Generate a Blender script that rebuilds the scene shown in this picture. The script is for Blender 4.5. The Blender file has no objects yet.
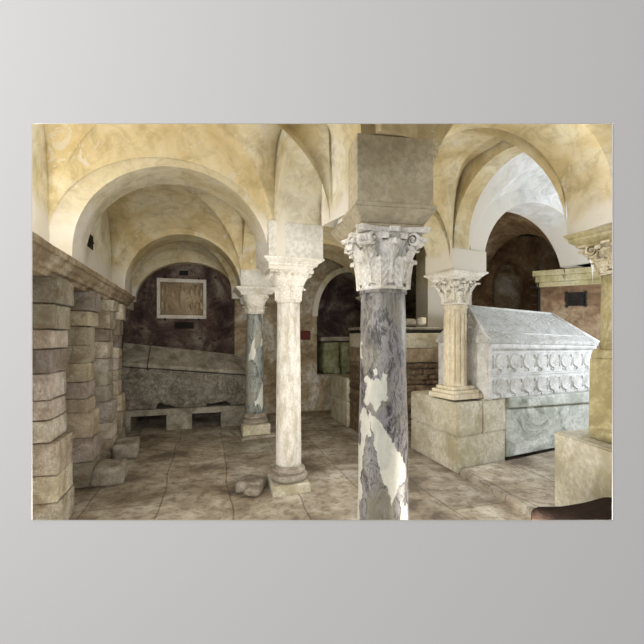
import bpy, bmesh, math, random
from mathutils import Vector, Matrix, noise
random.seed(7)
sc = bpy.context.scene
C = sc.collection
PI = math.pi
R_ = math.radians

# ------------------------------------------------------------------ materials
def new_mat(name, rough=0.85):
    m = bpy.data.materials.new(name); m.use_nodes = True
    nt = m.node_tree; b = nt.nodes['Principled BSDF']
    b.inputs['Roughness'].default_value = rough
    b.inputs['Specular IOR Level'].default_value = 0.25
    return m, nt, b
def N(nt, t, **kw):
    n = nt.nodes.new(t)
    for k, v in kw.items():
        if k.startswith('i_'):
            n.inputs[k[2:].replace('_', ' ')].default_value = v
        else: setattr(n, k, v)
    return n
def ramp(nt, fac, stops):
    r = nt.nodes.new('ShaderNodeValToRGB')
    e = r.color_ramp.elements
    while len(e) > 1: e.remove(e[-1])
    e[0].position = stops[0][0]; e[0].color = (*stops[0][1], 1)
    for p, c in stops[1:]:
        x = e.new(p); x.color = (*c, 1)
    nt.links.new(fac, r.inputs['Fac'])
    return r.outputs['Color']
def coords(nt, scale=(1,1,1), rot=(0,0,0), loc=(0,0,0), space='world'):
    if space == 'world':
        g = nt.nodes.new('ShaderNodeNewGeometry'); o = g.outputs['Position']
    else:
        g = nt.nodes.new('ShaderNodeTexCoord'); o = g.outputs['Object']
    mp = nt.nodes.new('ShaderNodeMapping')
    mp.inputs['Scale'].default_value = scale; mp.inputs['Rotation'].default_value = rot; mp.inputs['Location'].default_value = loc
    nt.links.new(o, mp.inputs['Vector']); return mp.outputs['Vector']
def nz(nt, vec, scale, detail=6, rough=0.6, dist=0.0):
    n = N(nt, 'ShaderNodeTexNoise'); n.inputs['Scale'].default_value = scale
    n.inputs['Detail'].default_value = detail; n.inputs['Roughness'].default_value = rough
    n.inputs['Distortion'].default_value = dist
    nt.links.new(vec, n.inputs['Vector']); return n.outputs['Fac']
def mix(nt, fac, a, b, mode='MIX'):
    m = N(nt, 'ShaderNodeMix', data_type='RGBA', blend_type=mode)
    for idx, v in ((0, fac), (6, a), (7, b)):
        if isinstance(v, (int, float)): m.inputs[idx].default_value = v
        elif isinstance(v, tuple): m.inputs[idx].default_value = (*v, 1)
        else: nt.links.new(v, m.inputs[idx])
    return m.outputs[2]
def bump(nt, b, h, strength=0.4, dist=0.02, prev=None):
    n = N(nt, 'ShaderNodeBump'); n.inputs['Strength'].default_value = strength; n.inputs['Distance'].default_value = dist
    nt.links.new(h, n.inputs['Height'])
    if prev is not None: nt.links.new(prev, n.inputs['Normal'])
    nt.links.new(n.outputs['Normal'], b.inputs['Normal']); return n.outputs['Normal']

def stone(name, c1, c2, c3, scale=4.0, bs=0.4, bd=0.015, stretch=(1,1,1), attr=False, grime=None, rough=.85):
    m, nt, b = new_mat(name, rough)
    v = coords(nt, stretch)
    col = ramp(nt, nz(nt, v, scale, 8, .65, .3), [(0.38, c1), (0.50, c2), (0.62, c3)])
    fine = nz(nt, v, scale*9, 5, .7)
    col = mix(nt, ramp(nt, fine, [(0.42, (0,0,0)), (0.60, (.6,.6,.6))]), col, tuple(x*.62 for x in c2))
    if grime:
        g = ramp(nt, nz(nt, v, scale*.55, 6, .7, .8), [(0.50, (0,0,0)), (0.60, (.8,.8,.8))])
        col = mix(nt, g, col, grime)
    if attr:
        a = N(nt, 'ShaderNodeAttribute', attribute_name='tint')
        col = mix(nt, 1.0, col, a.outputs['Color'], 'MULTIPLY')
    nt.links.new(col, b.inputs['Base Color'])
    n1 = bump(nt, b, nz(nt, v, scale*2.2, 9, .7), bs*1.3, bd*2.6)
    bump(nt, b, nz(nt, v, scale*14, 4, .7), bs, bd*.8, n1)
    return m

def plaster(name, ochre, ochre2, pale, white_lo=2.45, white_hi=3.0, patch=.6):
    """limewashed plaster; whitewash survives low down on the springers, ochre on the crowns"""
    m, nt, b = new_mat(name, .9)
    v = coords(nt)
    col = ramp(nt, nz(nt, v, 1.7, 8, .62, .5), [(0.38, ochre2), (0.5, ochre), (0.62, pale)])
    col = mix(nt, ramp(nt, nz(nt, v, 6, 7, .7, .6), [(0.46, (0,0,0)), (0.64, (.6,.6,.6))]), col, tuple(x*.68 for x in ochre2))
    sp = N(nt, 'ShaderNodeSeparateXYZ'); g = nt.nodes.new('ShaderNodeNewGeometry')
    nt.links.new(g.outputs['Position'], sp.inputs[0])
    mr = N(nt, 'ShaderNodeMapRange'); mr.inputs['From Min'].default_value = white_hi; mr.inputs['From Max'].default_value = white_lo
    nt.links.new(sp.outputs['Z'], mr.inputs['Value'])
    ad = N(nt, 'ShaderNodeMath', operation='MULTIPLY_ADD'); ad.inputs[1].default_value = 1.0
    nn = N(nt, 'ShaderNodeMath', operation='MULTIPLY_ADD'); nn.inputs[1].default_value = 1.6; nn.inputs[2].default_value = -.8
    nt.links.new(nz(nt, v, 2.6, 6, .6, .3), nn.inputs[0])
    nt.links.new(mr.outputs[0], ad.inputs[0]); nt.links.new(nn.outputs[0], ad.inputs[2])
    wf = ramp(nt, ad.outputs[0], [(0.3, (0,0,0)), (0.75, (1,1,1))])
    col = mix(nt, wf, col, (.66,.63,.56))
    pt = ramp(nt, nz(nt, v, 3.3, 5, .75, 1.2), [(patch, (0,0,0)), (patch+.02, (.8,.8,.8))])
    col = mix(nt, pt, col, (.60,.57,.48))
    nt.links.new(col, b.inputs['Base Color'])
    n1 = bump(nt, b, nz(nt, v, 5, 8, .7), .3, .02)
    n2 = bump(nt, b, pt, .25, .006, n1)
    bump(nt, b, nz(nt, v, 60, 3, .7), .25, .004, n2)
    return m

def marble(name, dark, mid, light, white, seed=0.0, warm=None, big=.57, attr=None):
    m, nt, b = new_mat(name, .42)
    b.inputs['Specular IOR Level'].default_value = .4
    v = coords(nt, (1, 1, .38), (0, .35, 0), (seed, seed*.7, 0), 'object')
    f = nz(nt, v, 13, 10, .74, 1.2)
    col = ramp(nt, f, [(0.39, dark), (0.47, mid), (0.54, light), (0.62, mid)])
    f2 = nz(nt, v, 30, 7, .75, 2.0)
    col = mix(nt, ramp(nt, f2, [(0.50, (0,0,0)), (0.62, (.6,.6,.6))]), col, light)
    if warm:
        col = mix(nt, ramp(nt, nz(nt, v, 5, 5, .6, 1.0), [(0.5, (0,0,0)), (0.62, (.7,.7,.7))]), col, warm)
    v2 = coords(nt, (1, 1, .42), (0, -.25, 0), (seed+3.3, 0, seed), 'object')
    wf = ramp(nt, nz(nt, v2, 4.4, 4, .5, .7), [(big, (0,0,0)), (big+.02, (1,1,1))])
    if attr:
        wf = N(nt, 'ShaderNodeAttribute', attribute_name=attr).outputs['Color']
        white = mix(nt, ramp(nt, nz(nt, v, 22, 6, .7, .8), [(.4,(0,0,0)),(.62,(.55,.55,.55))]), white, (.42,.42,.38))
    col = mix(nt, wf, col, white)
    nt.links.new(col, b.inputs['Base Color'])
    bump(nt, b, f2, .25, .004)
    return m

M_ = {}
M_['front'] = new_mat('painted_grey_wall', .95)[0]
M_['front'].node_tree.nodes['Principled BSDF'].inputs['Base Color'].default_value = (.74,.73,.73,1)
M_['paper'] = new_mat('poster_paper', .6)[0]
M_['paper'].node_tree.nodes['Principled BSDF'].inputs['Base Color'].default_value = (.66,.66,.65,1)
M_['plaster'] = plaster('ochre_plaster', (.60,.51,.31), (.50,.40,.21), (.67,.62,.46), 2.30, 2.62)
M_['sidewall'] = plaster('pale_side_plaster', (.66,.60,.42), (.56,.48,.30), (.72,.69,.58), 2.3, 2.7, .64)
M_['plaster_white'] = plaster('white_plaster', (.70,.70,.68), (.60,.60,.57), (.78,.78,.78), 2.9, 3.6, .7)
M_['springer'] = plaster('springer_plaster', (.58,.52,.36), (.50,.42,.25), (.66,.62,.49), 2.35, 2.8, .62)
M_['capstone'] = stone('white_capital_stone', (.62,.58,.48), (.76,.73,.66), (.84,.82,.77), 6, .3, .006)
M_['capstone_warm'] = stone('warm_capital_stone', (.56,.47,.30), (.68,.60,.42), (.78,.73,.60), 6, .3, .006)
M_['impost'] = stone('impost_stone', (.40,.34,.22), (.49,.43,.30), (.57,.51,.37), 3, .3, .006)
M_['blockwhite'] = stone('smooth_white_block', (.56,.55,.50), (.66,.65,.61), (.74,.73,.70), 3, .2, .005)
M_['whiteshaft'] = stone('pitted_white_stone', (.50,.45,.37), (.70,.67,.60), (.82,.80,.76), 16, .5, .008, (1,1,.35))
M_['beigeshaft'] = stone('beige_stone', (.48,.41,.28), (.60,.53,.39), (.70,.65,.53), 4, .3, .006, (1,1,.4))
M_['yellowstone'] = stone('yellow_stone', (.42,.36,.18), (.55,.48,.27), (.62,.57,.38), 4, .35, .01, grime=(.30,.25,.12))
M_['basestone'] = stone('grey_base_stone', (.22,.19,.15), (.36,.32,.26), (.48,.45,.39), 8, .5, .01)
M_['block'] = stone('limestone_block', (.42,.38,.26), (.60,.56,.44), (.70,.67,.57), 3.2, .4, .012, grime=(.36,.32,.20))
M_['pier'] = stone('pier_stone', (.46,.40,.32), (.64,.59,.51), (.80,.77,.71), 6, .7, .02, attr=True, grime=(.36,.29,.21))
M_['sarc'] = stone('pale_sarcophagus_stone', (.52,.52,.48), (.70,.70,.68), (.80,.80,.79), 7, .5, .012)
M_['sarcbase'] = stone('stained_chest_stone', (.36,.38,.33), (.58,.60,.55), (.70,.71,.67), 2.2, .5, .015, (1,1,1.3), grime=(.14,.16,.12))
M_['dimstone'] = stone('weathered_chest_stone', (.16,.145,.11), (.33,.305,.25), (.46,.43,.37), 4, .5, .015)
M_['dark'] = stone('void_shade_black', (.012,.01,.008), (.02,.016,.012), (.03,.025,.02), 5)  # near-black colour for the shade inside holes and for unseen outer pieces
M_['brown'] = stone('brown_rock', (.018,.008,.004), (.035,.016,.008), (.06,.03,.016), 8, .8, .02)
M_['cornice'] = stone('cornice_stone', (.22,.16,.10), (.38,.30,.20), (.54,.47,.36), 5, .5, .01)
M_['rubble'] = stone('rubble_stone', (.22,.15,.10), (.36,.28,.19), (.50,.42,.31), 9, .8, .02, attr=True)
M_['green'] = stone('mossy_stone', (.14,.14,.07), (.28,.29,.16), (.42,.42,.30), 6, .4, .01)
M_['panel'] = stone('relief_stone', (.38,.30,.20), (.55,.45,.31), (.66,.58,.44), 7, .3, .006)
M_['panelframe'] = stone('pale_marble_frame', (.60,.56,.48), (.72,.69,.62), (.78,.76,.71), 7, .2, .004)
M_['iron'] = stone('iron', (.012,.01,.01), (.02,.017,.015), (.035,.03,.025), 8, .2, .003)
M_['red'] = new_mat('dark_red_enamel', .4)[0]
M_['red'].node_tree.nodes['Principled BSDF'].inputs['Base Color'].default_value = (.11,.014,.01,1)
M_['marble'] = marble('grey_violet_marble', (.018,.016,.018), (.075,.070,.074), (.30,.285,.28), (.66,.65,.56), 0.4, (.27,.25,.19), .575, 'patch')
M_['bluemarble'] = marble('blue_grey_marble', (.06,.07,.07), (.17,.19,.19), (.34,.36,.34), (.66,.68,.64), 5.1, (.36,.35,.28), .60)

# walls of the crypt: stained plaster over masonry
def backwall(name, cols, holes):
    m, nt, b = new_mat(name, .95)
    v = coords(nt)
    col = ramp(nt, nz(nt, v, 1.5, 9, .7, .8), [(0.36, cols[0]), (0.47, cols[1]), (0.55, cols[2]), (0.64, cols[3])])
    col = mix(nt, ramp(nt, nz(nt, v, 8, 7, .75, .6), [(0.42, (0,0,0)), (0.66, (.7,.7,.7))]), col, cols[0])
    vr = N(nt, 'ShaderNodeTexVoronoi'); vr.inputs['Scale'].default_value = 4.2
    nt.links.new(coords(nt, (1,1,1.6)), vr.inputs['Vector'])
    hf = ramp(nt, vr.outputs['Distance'], [(0.1, (1,1,1)), (0.2, (0,0,0))])
    col = mix(nt, mix(nt, 1.0, hf, (holes,)*3, 'MULTIPLY'), col, (.025,.02,.018))
    nt.links.new(col, b.inputs['Base Color'])
    n1 = bump(nt, b, nz(nt, v, 4, 9, .7), .6, .04)
    bump(nt, b, hf, -.4, .02, n1)
    return m
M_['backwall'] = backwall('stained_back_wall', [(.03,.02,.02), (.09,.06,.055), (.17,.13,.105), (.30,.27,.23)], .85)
M_['buffwall'] = backwall('buff_back_wall', [(.15,.11,.07), (.34,.27,.17), (.48,.42,.31), (.66,.65,.61)], .3)
M_['brownwall'] = backwall('brown_back_wall', [(.12,.07,.04), (.25,.16,.09), (.36,.26,.16), (.46,.36,.24)], .2)

def floor_mat():
    m, nt, b = new_mat('stone_paving', .7)
    v = coords(nt, (1,1,1), (0,0,-R_(16)), (.35,.1,0))
    # slightly wobbly joints
    nn = N(nt, 'ShaderNodeTexNoise'); nn.inputs['Scale'].default_value = 1.3
    nt.links.new(v, nn.inputs['Vector'])
    ad = N(nt, 'ShaderNodeVectorMath', operation='MULTIPLY_ADD')
    ad.inputs[1].default_value = (.12,.12,0)
    nt.links.new(nn.outputs['Color'], ad.inputs[0]); nt.links.new(v, ad.inputs[2])
    sw = N(nt, 'ShaderNodeMapping'); sw.inputs['Rotation'].default_value = (0,0,PI/2)
    nt.links.new(ad.outputs[0], sw.inputs['Vector'])
    br = N(nt, 'ShaderNodeTexBrick'); br.offset = .37; br.squash = 1
    br.inputs['Scale'].default_value = 1.0; br.inputs['Mortar Size'].default_value = .008
    br.inputs['Mortar Smooth'].default_value = .3; br.inputs['Bias'].default_value = 0
    br.inputs['Brick Width'].default_value = 1.35; br.inputs['Row Height'].default_value = .62
    br.inputs['Color1'].default_value = (.8,.8,.8,1); br.inputs['Color2'].default_value = (1.0,.97,.92,1)
    br.inputs['Mortar'].default_value = (.55,.50,.45,1)
    nt.links.new(sw.outputs[0], br.inputs['Vector'])
    v0 = coords(nt)
    col = ramp(nt, nz(nt, v0, 1.8, 9, .66, .25), [(0.36, (.16,.135,.11)), (0.45, (.33,.285,.225)), (0.54, (.46,.415,.345)), (0.63, (.62,.59,.53))])
    col = mix(nt, ramp(nt, nz(nt, v0, 11, 6, .7, .4), [(0.48, (0,0,0)), (0.62, (.6,.6,.6))]), col, (.14,.11,.08))
    col = mix(nt, 1.0, col, br.outputs['Color'], 'MULTIPLY')
    nt.links.new(col, b.inputs['Base Color'])
    n1 = bump(nt, b, nz(nt, v0, 5, 9, .7), .25, .02)
    bump(nt, b, br.outputs['Fac'], -.6, .012, n1)
    return m
M_['floor'] = floor_mat()

def relief_mat(name, c1, c2, c3, sc_, st):
    """weathered carving, groove shade in its colour: fine vines and figures in low relief"""
    m, nt, b = new_mat(name, .88)
    v = coords(nt)
    col = ramp(nt, nz(nt, v, 4, 8, .65, .4), [(0.3, c1), (0.5, c2), (0.7, c3)])
    wv = nz(nt, v, sc_, 3, .55, 2.2)
    groove_shade = ramp(nt, wv, [(0.38, (.6,.6,.6)), (0.46, (.15,.15,.15)), (0.56, (0,0,0)), (0.66, (.45,.45,.45))])  # shade in the grooves painted into the colour for relief contrast
    col = mix(nt, groove_shade, col, tuple(x*.6 for x in c1))
    nt.links.new(col, b.inputs['Base Color'])
    h = ramp(nt, wv, [(0.40, (0,0,0)), (0.48, (.8,.8,.8)), (0.56, (1,1,1)), (0.62, (.2,.2,.2))])
    n1 = bump(nt, b, h, st, .02)
    bump(nt, b, nz(nt, v, 50, 4, .7), .3, .005, n1)
    return m
M_['lidrelief'] = relief_mat('carved_lid_stone', (.52,.52,.48), (.68,.68,.66), (.80,.80,.79), 16, .8)
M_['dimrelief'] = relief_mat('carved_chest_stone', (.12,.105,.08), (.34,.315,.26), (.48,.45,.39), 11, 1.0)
M_['panelrelief'] = relief_mat('carved_panel_stone', (.36,.28,.18), (.50,.40,.27), (.62,.53,.39), 18, .25)

# ------------------------------------------------------------------ mesh helpers
def link(name, bm, mat, parent=None, smooth=False, loc=None, bevel=0, rotz=0):
    me = bpy.data.meshes.new(name)
    bmesh.ops.recalc_face_normals(bm, faces=bm.faces)
    bm.to_mesh(me); bm.free()
    me.materials.append(mat)
    if smooth:
        for p in me.polygons: p.use_smooth = True
    o = bpy.data.objects.new(name, me); C.objects.link(o)
    if parent: o.parent = parent
    if loc: o.location = loc
    o.rotation_euler[2] = rotz
    if bevel:
        md = o.modifiers.new('bevel', 'BEVEL'); md.width = bevel; md.segments = 2; md.limit_method = 'ANGLE'; md.angle_limit = R_(40)
    return o
def thing(name, label, cat, loc=(0,0,0), rotz=0, group=None):
    o = bpy.data.objects.new(name, None); C.objects.link(o)
    o.empty_display_size = .1
    o.location = loc; o.rotation_euler = (0,0,rotz); o['label'] = label; o['category'] = cat
    if group: o['group'] = group
    return o
def tag(o, label, cat, group=None):
    o['label'] = label; o['category'] = cat
    if group: o['group'] = group
    return o
def struct(name, bm, mat, smooth=False, label=None, bevel=0):
    o = link(name, bm, mat, None, smooth, bevel=bevel); o['kind'] = 'structure'
    if label: o['label'] = label
    return o
def box(bm, c, s, rz=0, mat4=None):
    m = Matrix.Translation(c) @ Matrix.Rotation(rz, 4, 'Z') @ Matrix.Diagonal((s[0], s[1], s[2], 1))
    if mat4: m = mat4 @ m
    return bmesh.ops.create_cube(bm, size=1, matrix=m)['verts']
def prism(bm, poly, fn0, fn1):
    """poly of 2D pts mapped by two functions to 3D -> closed prism"""
    a = [bm.verts.new(fn0(*p)) for p in poly]; b = [bm.verts.new(fn1(*p)) for p in poly]
    n = len(poly)
    f1 = bm.faces.new(a); f2 = bm.faces.new(b[::-1])
    for i in range(n): bm.faces.new([a[i], b[i], b[(i+1)%n], a[(i+1)%n]])
    f1.normal_update(); f2.normal_update()
    bmesh.ops.triangulate(bm, faces=[f1, f2])
def lathe(bm, prof, n=48, c=(0,0,0), flute=None):
    rings = []
    for (r, z) in prof:
        ring = []
        for k in range(n):
            a = 2*PI*k/n; rr = r
            if flute: rr = r*flute(a, z)
            ring.append(bm.verts.new((c[0]+rr*math.cos(a), c[1]+rr*math.sin(a), c[2]+z)))
        rings.append(ring)
    for i in range(len(rings)-1):
        for k in range(n):
            bm.faces.new([rings[i][k], rings[i][(k+1)%n], rings[i+1][(k+1)%n], rings[i+1][k]])
    bm.faces.new(rings[0][::-1]); bm.faces.new(rings[-1])
def frustum(bm, z0, h0, z1, h1, c=(0,0)):
    v = []
    for z, h in ((z0,h0),(z1,h1)):
        v.append([bm.verts.new((c[0]+sx*h, c[1]+sy*h, z)) for sx, sy in ((-1,-1),(1,-1),(1,1),(-1,1))])
    bm.faces.new(v[0][::-1]); bm.faces.new(v[1])
    for i in range(4): bm.faces.new([v[0][i], v[0][(i+1)%4], v[1][(i+1)%4], v[1][i]])
def stack_square(bm, prof):
    for (z0,h0),(z1,h1) in zip(prof[:-1], prof[1:]):
        if z1 > z0: frustum(bm, z0, h0, z1, h1)
def grid(bm, nu, nv, fn):
    vs = [[bm.verts.new(fn(i/nu, j/nv)) for j in range(nv+1)] for i in range(nu+1)]
    for i in range(nu):
        for j in range(nv):
            bm.faces.new([vs[i][j], vs[i+1][j], vs[i+1][j+1], vs[i][j+1]])
def jitter(verts, amt, freq=3.0, seed=0):
    for v in verts:
        n = noise.noise_vector(v.co*freq + Vector((seed, seed*1.7, 0)))
        v.co += n*amt
def rough_box(bm, c, s, rz=0, amt=.01, cut=3, seed=0, tint=None, layer=None, bev=.012, freq=5):
    t = bmesh.new()
    box(t, (0,0,0), s)
    bmesh.ops.bevel(t, geom=t.edges[:]+t.verts[:], offset=bev, segments=2, affect='EDGES', profile=.6)
    ln = [e for e in t.edges if e.calc_length() > min(s)*.5]
    if cut: bmesh.ops.subdivide_edges(t, edges=ln, cuts=cut, use_grid_fill=True)
    for v in t.verts:
        v.co += noise.noise_vector(v.co*freq+Vector((seed*3.1, seed*1.3, seed)))*amt
    mm = Matrix.Translation(c) @ Matrix.Rotation(rz, 4, 'Z')
    idx = {}
    for v in t.verts: idx[v] = bm.verts.new(mm @ v.co)
    for f in t.faces:
        try: nf = bm.faces.new([idx[v] for v in f.verts])
        except ValueError: continue
        nf.smooth = True
        if layer is not None:
            for l in nf.loops: l[layer] = (*tint, 1)
    t.free()
def cut_front(o_bm, y):
    bmesh.ops.bisect_plane(o_bm, geom=o_bm.verts[:]+o_bm.edges[:]+o_bm.faces[:], plane_co=(0,y,0), plane_no=(0,-1,0), clear_outer=True)
YC = 2.215
TH = R_(17)
def pq(p, q): return Vector((p*math.cos(TH)-q*math.sin(TH), p*math.sin(TH)+q*math.cos(TH)))

# ------------------------------------------------------------------ grid nodes (metres, camera at origin)
W1 = pq(-1.15, 3.9); W2 = pq(-1.15, 6.28); W3 = pq(-1.15, 7.95)
F = Vector((.412, 2.70)); M = Vector((-.335, 4.0)); B = Vector((-1.05, 6.25)); B3 = pq(.80, 7.95)
Rn = Vector((1.58, 4.75)); Nn = Vector((2.22, 2.98)); R2 = Vector((1.02, 7.27)); R3 = Vector((1.04, 8.35))
D1 = Vector((4.15, 6.30)); D0 = Vector((4.9, 4.55)); D2 = Vector((3.5, 8.8))
W0 = pq(-1.15, 2.41)
F0 = F + Vector((.72,-1.35)); N0 = Nn + Vector((.65,-1.7))

trim_n = [0]
def arch(A, Bp, ht, inA, inB, z0, zs, zc, mat, ztop=3.55, label=None, nseg=40, cut=False, z0b=None):
    d = (Bp-A); L = d.length; d = d.normalized(); n = Vector((-d.y, d.x))
    poly = [(0,z0),(inA,z0)]
    a = inA; b = L-inB; h = (b-a)/2; cx = (a+b)/2
    for i in range(nseg+1):
        t = PI*(1-i/nseg); pz = zs+(zc-zs)*math.sin(t)
        if z0b and t < PI/2 and pz < z0b: continue
        poly.append((cx+h*math.cos(t), pz))
    zb_ = z0b or z0
    poly += [(poly[-1][0] if z0b else b,zb_),(L,zb_),(L,ztop),(0,ztop)]
    # drop duplicates
    q = []
    for pnt in poly:
        if not q or (abs(pnt[0]-q[-1][0])+abs(pnt[1]-q[-1][1])) > 1e-5: q.append(pnt)
    bm = bmesh.new()
    f0 = lambda s, z: (A.x+d.x*s-n.x*ht, A.y+d.y*s-n.y*ht, z)
    f1 = lambda s, z: (A.x+d.x*s+n.x*ht, A.y+d.y*s+n.y*ht, z)
    prism(bm, q, f0, f1)
    if cut: cut_front(bm, YC)
    trim_n[0] += 1
    return struct('trim_%d' % trim_n[0], bm, mat, label=label)

def bay(bm, P00, P10, P11, P01, ins, zs, zc, edges, zcen=None, n=28):
    """groin vault: corners P00,P10 (s dir), P01.. (t dir). edges: for sides t=-1,s=+1,t=+1,s=-1 -> (zcrown, exponent)"""
    P = [P00, P10, P11, P01]; Q = []
    for k in range(4):
        a = P[k]; nx = P[(k+1)%4]; pv = P[(k-1)%4]
        i1, i2 = ins[k]
        Q.append(a + (nx-a).normalized()*i1 + (pv-a).normalized()*i2)
    def bil(s, t):
        u = (s+1)/2; w = (t+1)/2
        return Q[0]*(1-u)*(1-w)+Q[1]*u*(1-w)+Q[2]*u*w+Q[3]*(1-u)*w
    zg = lambda s: zs+(zc-zs)*math.sqrt(max(0, 1-s*s))
    for side, (ze, ex) in enumerate(edges):
        vs = []
        for i in range(n+1):
            s = -math.cos(PI*i/n)
            row = []
            e = zs+(ze-zs)*math.sqrt(max(0, 1-abs(s)**ex))
            m = 12
            for j in range(m+1):
                w = j/m; t = abs(s)+(1-abs(s))*w
                z = zg(s)+(e-zg(s))*w**1.7
                st = {0:(s,-t), 1:(t,s), 2:(-s,t), 3:(-t,-s)}[side]
                p = bil(*st); row.append(bm.verts.new((p.x, p.y, z)))
            vs.append(row)
        for i in range(n):
            for j in range(m):
                q = [vs[i][j], vs[i+1][j], vs[i+1][j+1], vs[i][j+1]]
                f = bm.faces.new(q); f.smooth = True

# ------------------------------------------------------------------ ceiling
I = .22
bmc = bmesh.new()
std = (3.34, 4)
tr = (3.12, 2)
ii = (I, I)
# P00=near-left, P10=near-right, P11=far-right, P01=far-left ; corner insets (toward next, toward previous)
bay(bmc, W0, F, M, W1, [(0,I),(I,.26),(I,I),(I,0)], 2.30, 3.36, [tr, (3.38,14), (3.055,2), (3.25, 8)])
bay(bmc, W1, M, B, W2, [(0,I),(I,I),(I,I),(I,0)], 2.30, 3.36, [tr, std, (3.06,2), (3.2, 6)])
bay(bmc, W2, B, B3, W3, [(0,I),(I,I),(I,I),(I,0)], 2.30, 3.2, [tr, std, tr, std])
bay(bmc, F, Nn, Rn, M, [ii,ii,ii,ii], 2.30, 3.36, [(3.42,2), (3.36,8), (3.2,2), std])
bay(bmc, M, Rn, R2, B, [ii,ii,ii,ii], 2.30, 3.36, [(3.2,2), std, tr, std])
bay(bmc, B, R2, R3, B3, [ii,ii,ii,ii], 2.30, 3.3, [tr, std, tr, std])
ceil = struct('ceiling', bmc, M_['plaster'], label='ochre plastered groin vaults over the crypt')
bmc = bmesh.new()
bay(bmc, Nn, D0, D1, Rn, [(0,I),ii,ii,(I,0)], 2.30, 3.62, [(3.6,2), (3.6,2), (3.42,2), (3.40,4)])
struct('ceiling', bmc, M_['plaster_white'], label='whitewashed groin vault over the right hand bay')
bmc = bmesh.new()
bay(bmc, Rn, D1, D2, R2, [ii,ii,ii,ii], 2.30, 3.6, [(3.4,2), (3.4,2), (3.3,2), (3.3,2)])
struct('ceiling', bmc, M_['brownwall'], label='brown plastered vault behind the right hand bay')
# front row sliver behind the front wall
bmc = bmesh.new()
bay(bmc, F0, N0, Nn, F, [ii,ii,ii,ii], 2.76, 3.40, [std, std, (3.3,2), std])
bay(bmc, W0+(F0-F), F0, F, W0, [ii,ii,ii,ii], 2.76, 3.40, [std, std, (3.3,2), std])
cut_front(bmc, YC)
struct('ceiling', bmc, M_['plaster'], label='ochre vault over the front edge of the crypt')
# unseen slab over the vaults, added to stop world light leaking in
bm = bmesh.new(); box(bm, (.8, 6.4, 3.82), (11.5, 8.3, .3)); struct('ceiling', bm, M_['dark'], label='unseen slab added above the vaults to keep light out')

# ------------------------------------------------------------------ arches
P, PW, SP = M_['plaster'], M_['plaster_white'], M_['springer']
arch(W1, M, .21, .16, .235, 2.15, 2.22, 2.99, SP, label='first transverse arch from the left wall to the white column')
arch(W2, B, .21, .16, .235, 2.15, 2.22, 2.99, P, label='second transverse arch from the left wall to the blue grey column')
arch(W3, B3, .17, .05, .05, 2.15, 2.16, 2.90, P, label='wall arch framing the carved panel')
arch(M, F, .235, .25, .42, 2.25, 2.58, 3.25, M_['sidewall'], z0b=2.327, label='arch between the white column and the grey marble column')
arch(B, M, .22, .24, .24, 2.25, 2.55, 3.22, P, label='arch between the rear and the middle columns')
arch(B, B3, .22, .24, .2, 2.25, 2.5, 3.15, P)
arch(F0, F, .20, .27, .25, 2.745, 2.80, 3.35, P, cut=True)
arch(W0, F, .205, .16, .25, 2.30, 2.72, 3.40, P, cut=True)
arch(F, Nn, .21, .25, .26, 2.30, 2.45, 3.10, P, cut=True, label='arch from the grey marble column to the right hand pillar')
arch(M, Rn, .20, .235, .235, 2.25, 2.30, 3.10, P, label='arch from the white column to the beige fluted column')
OFF = Vector((-.094,-.034))
arch(Nn+OFF, Rn+OFF, .10, .24, .24, 2.25, 2.62, 3.27, P, label='arch from the right hand pillar to the beige fluted column')
arch(Rn, R2, .20, .24, .24, 2.25, 2.35, 3.10, SP)
arch(Rn, D1, .22, .235, .26, 2.25, 2.35, 3.28, PW, z0b=2.62, label='white arch over the large sarcophagus')
arch(R2, R3, .20, .24, .2, 2.25, 2.5, 3.1, P)
arch(B, R2, .20, .235, .235, 2.25, 2.3, 3.05, P)
arch(D0, D1, .25, .3, .3, 2.62, 2.65, 3.4, PW)

# squared springer blocks on the imposts
def springer_block(node, h, rz, z0, z1, mat, lab, back=0):
    bm = bmesh.new(); box(bm, (node.x-math.sin(rz)*back/2,node.y+math.cos(rz)*back/2,(z0+z1)/2), (2*h,2*h+back,z1-z0), rz)
    trim_n[0] += 1
    struct('trim_%d' % trim_n[0], bm, mat, label=lab, bevel=.008)
springer_block(F, .248, R_(10), 2.325, 2.74, M_['impost'], 'squared brown stone block over the grey marble column')
springer_block(M, .268, R_(22), 2.256, 2.58, M_['blockwhite'], 'squared white block over the slim white column')
springer_block(B, .243, TH, 2.266, 2.52, M_['blockwhite'], 'squared white block over the rear blue grey column')
springer_block(Rn, .245, R_(24), 2.262, 2.50, M_['plaster_white'], 'squared white block over the beige fluted column')

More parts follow.
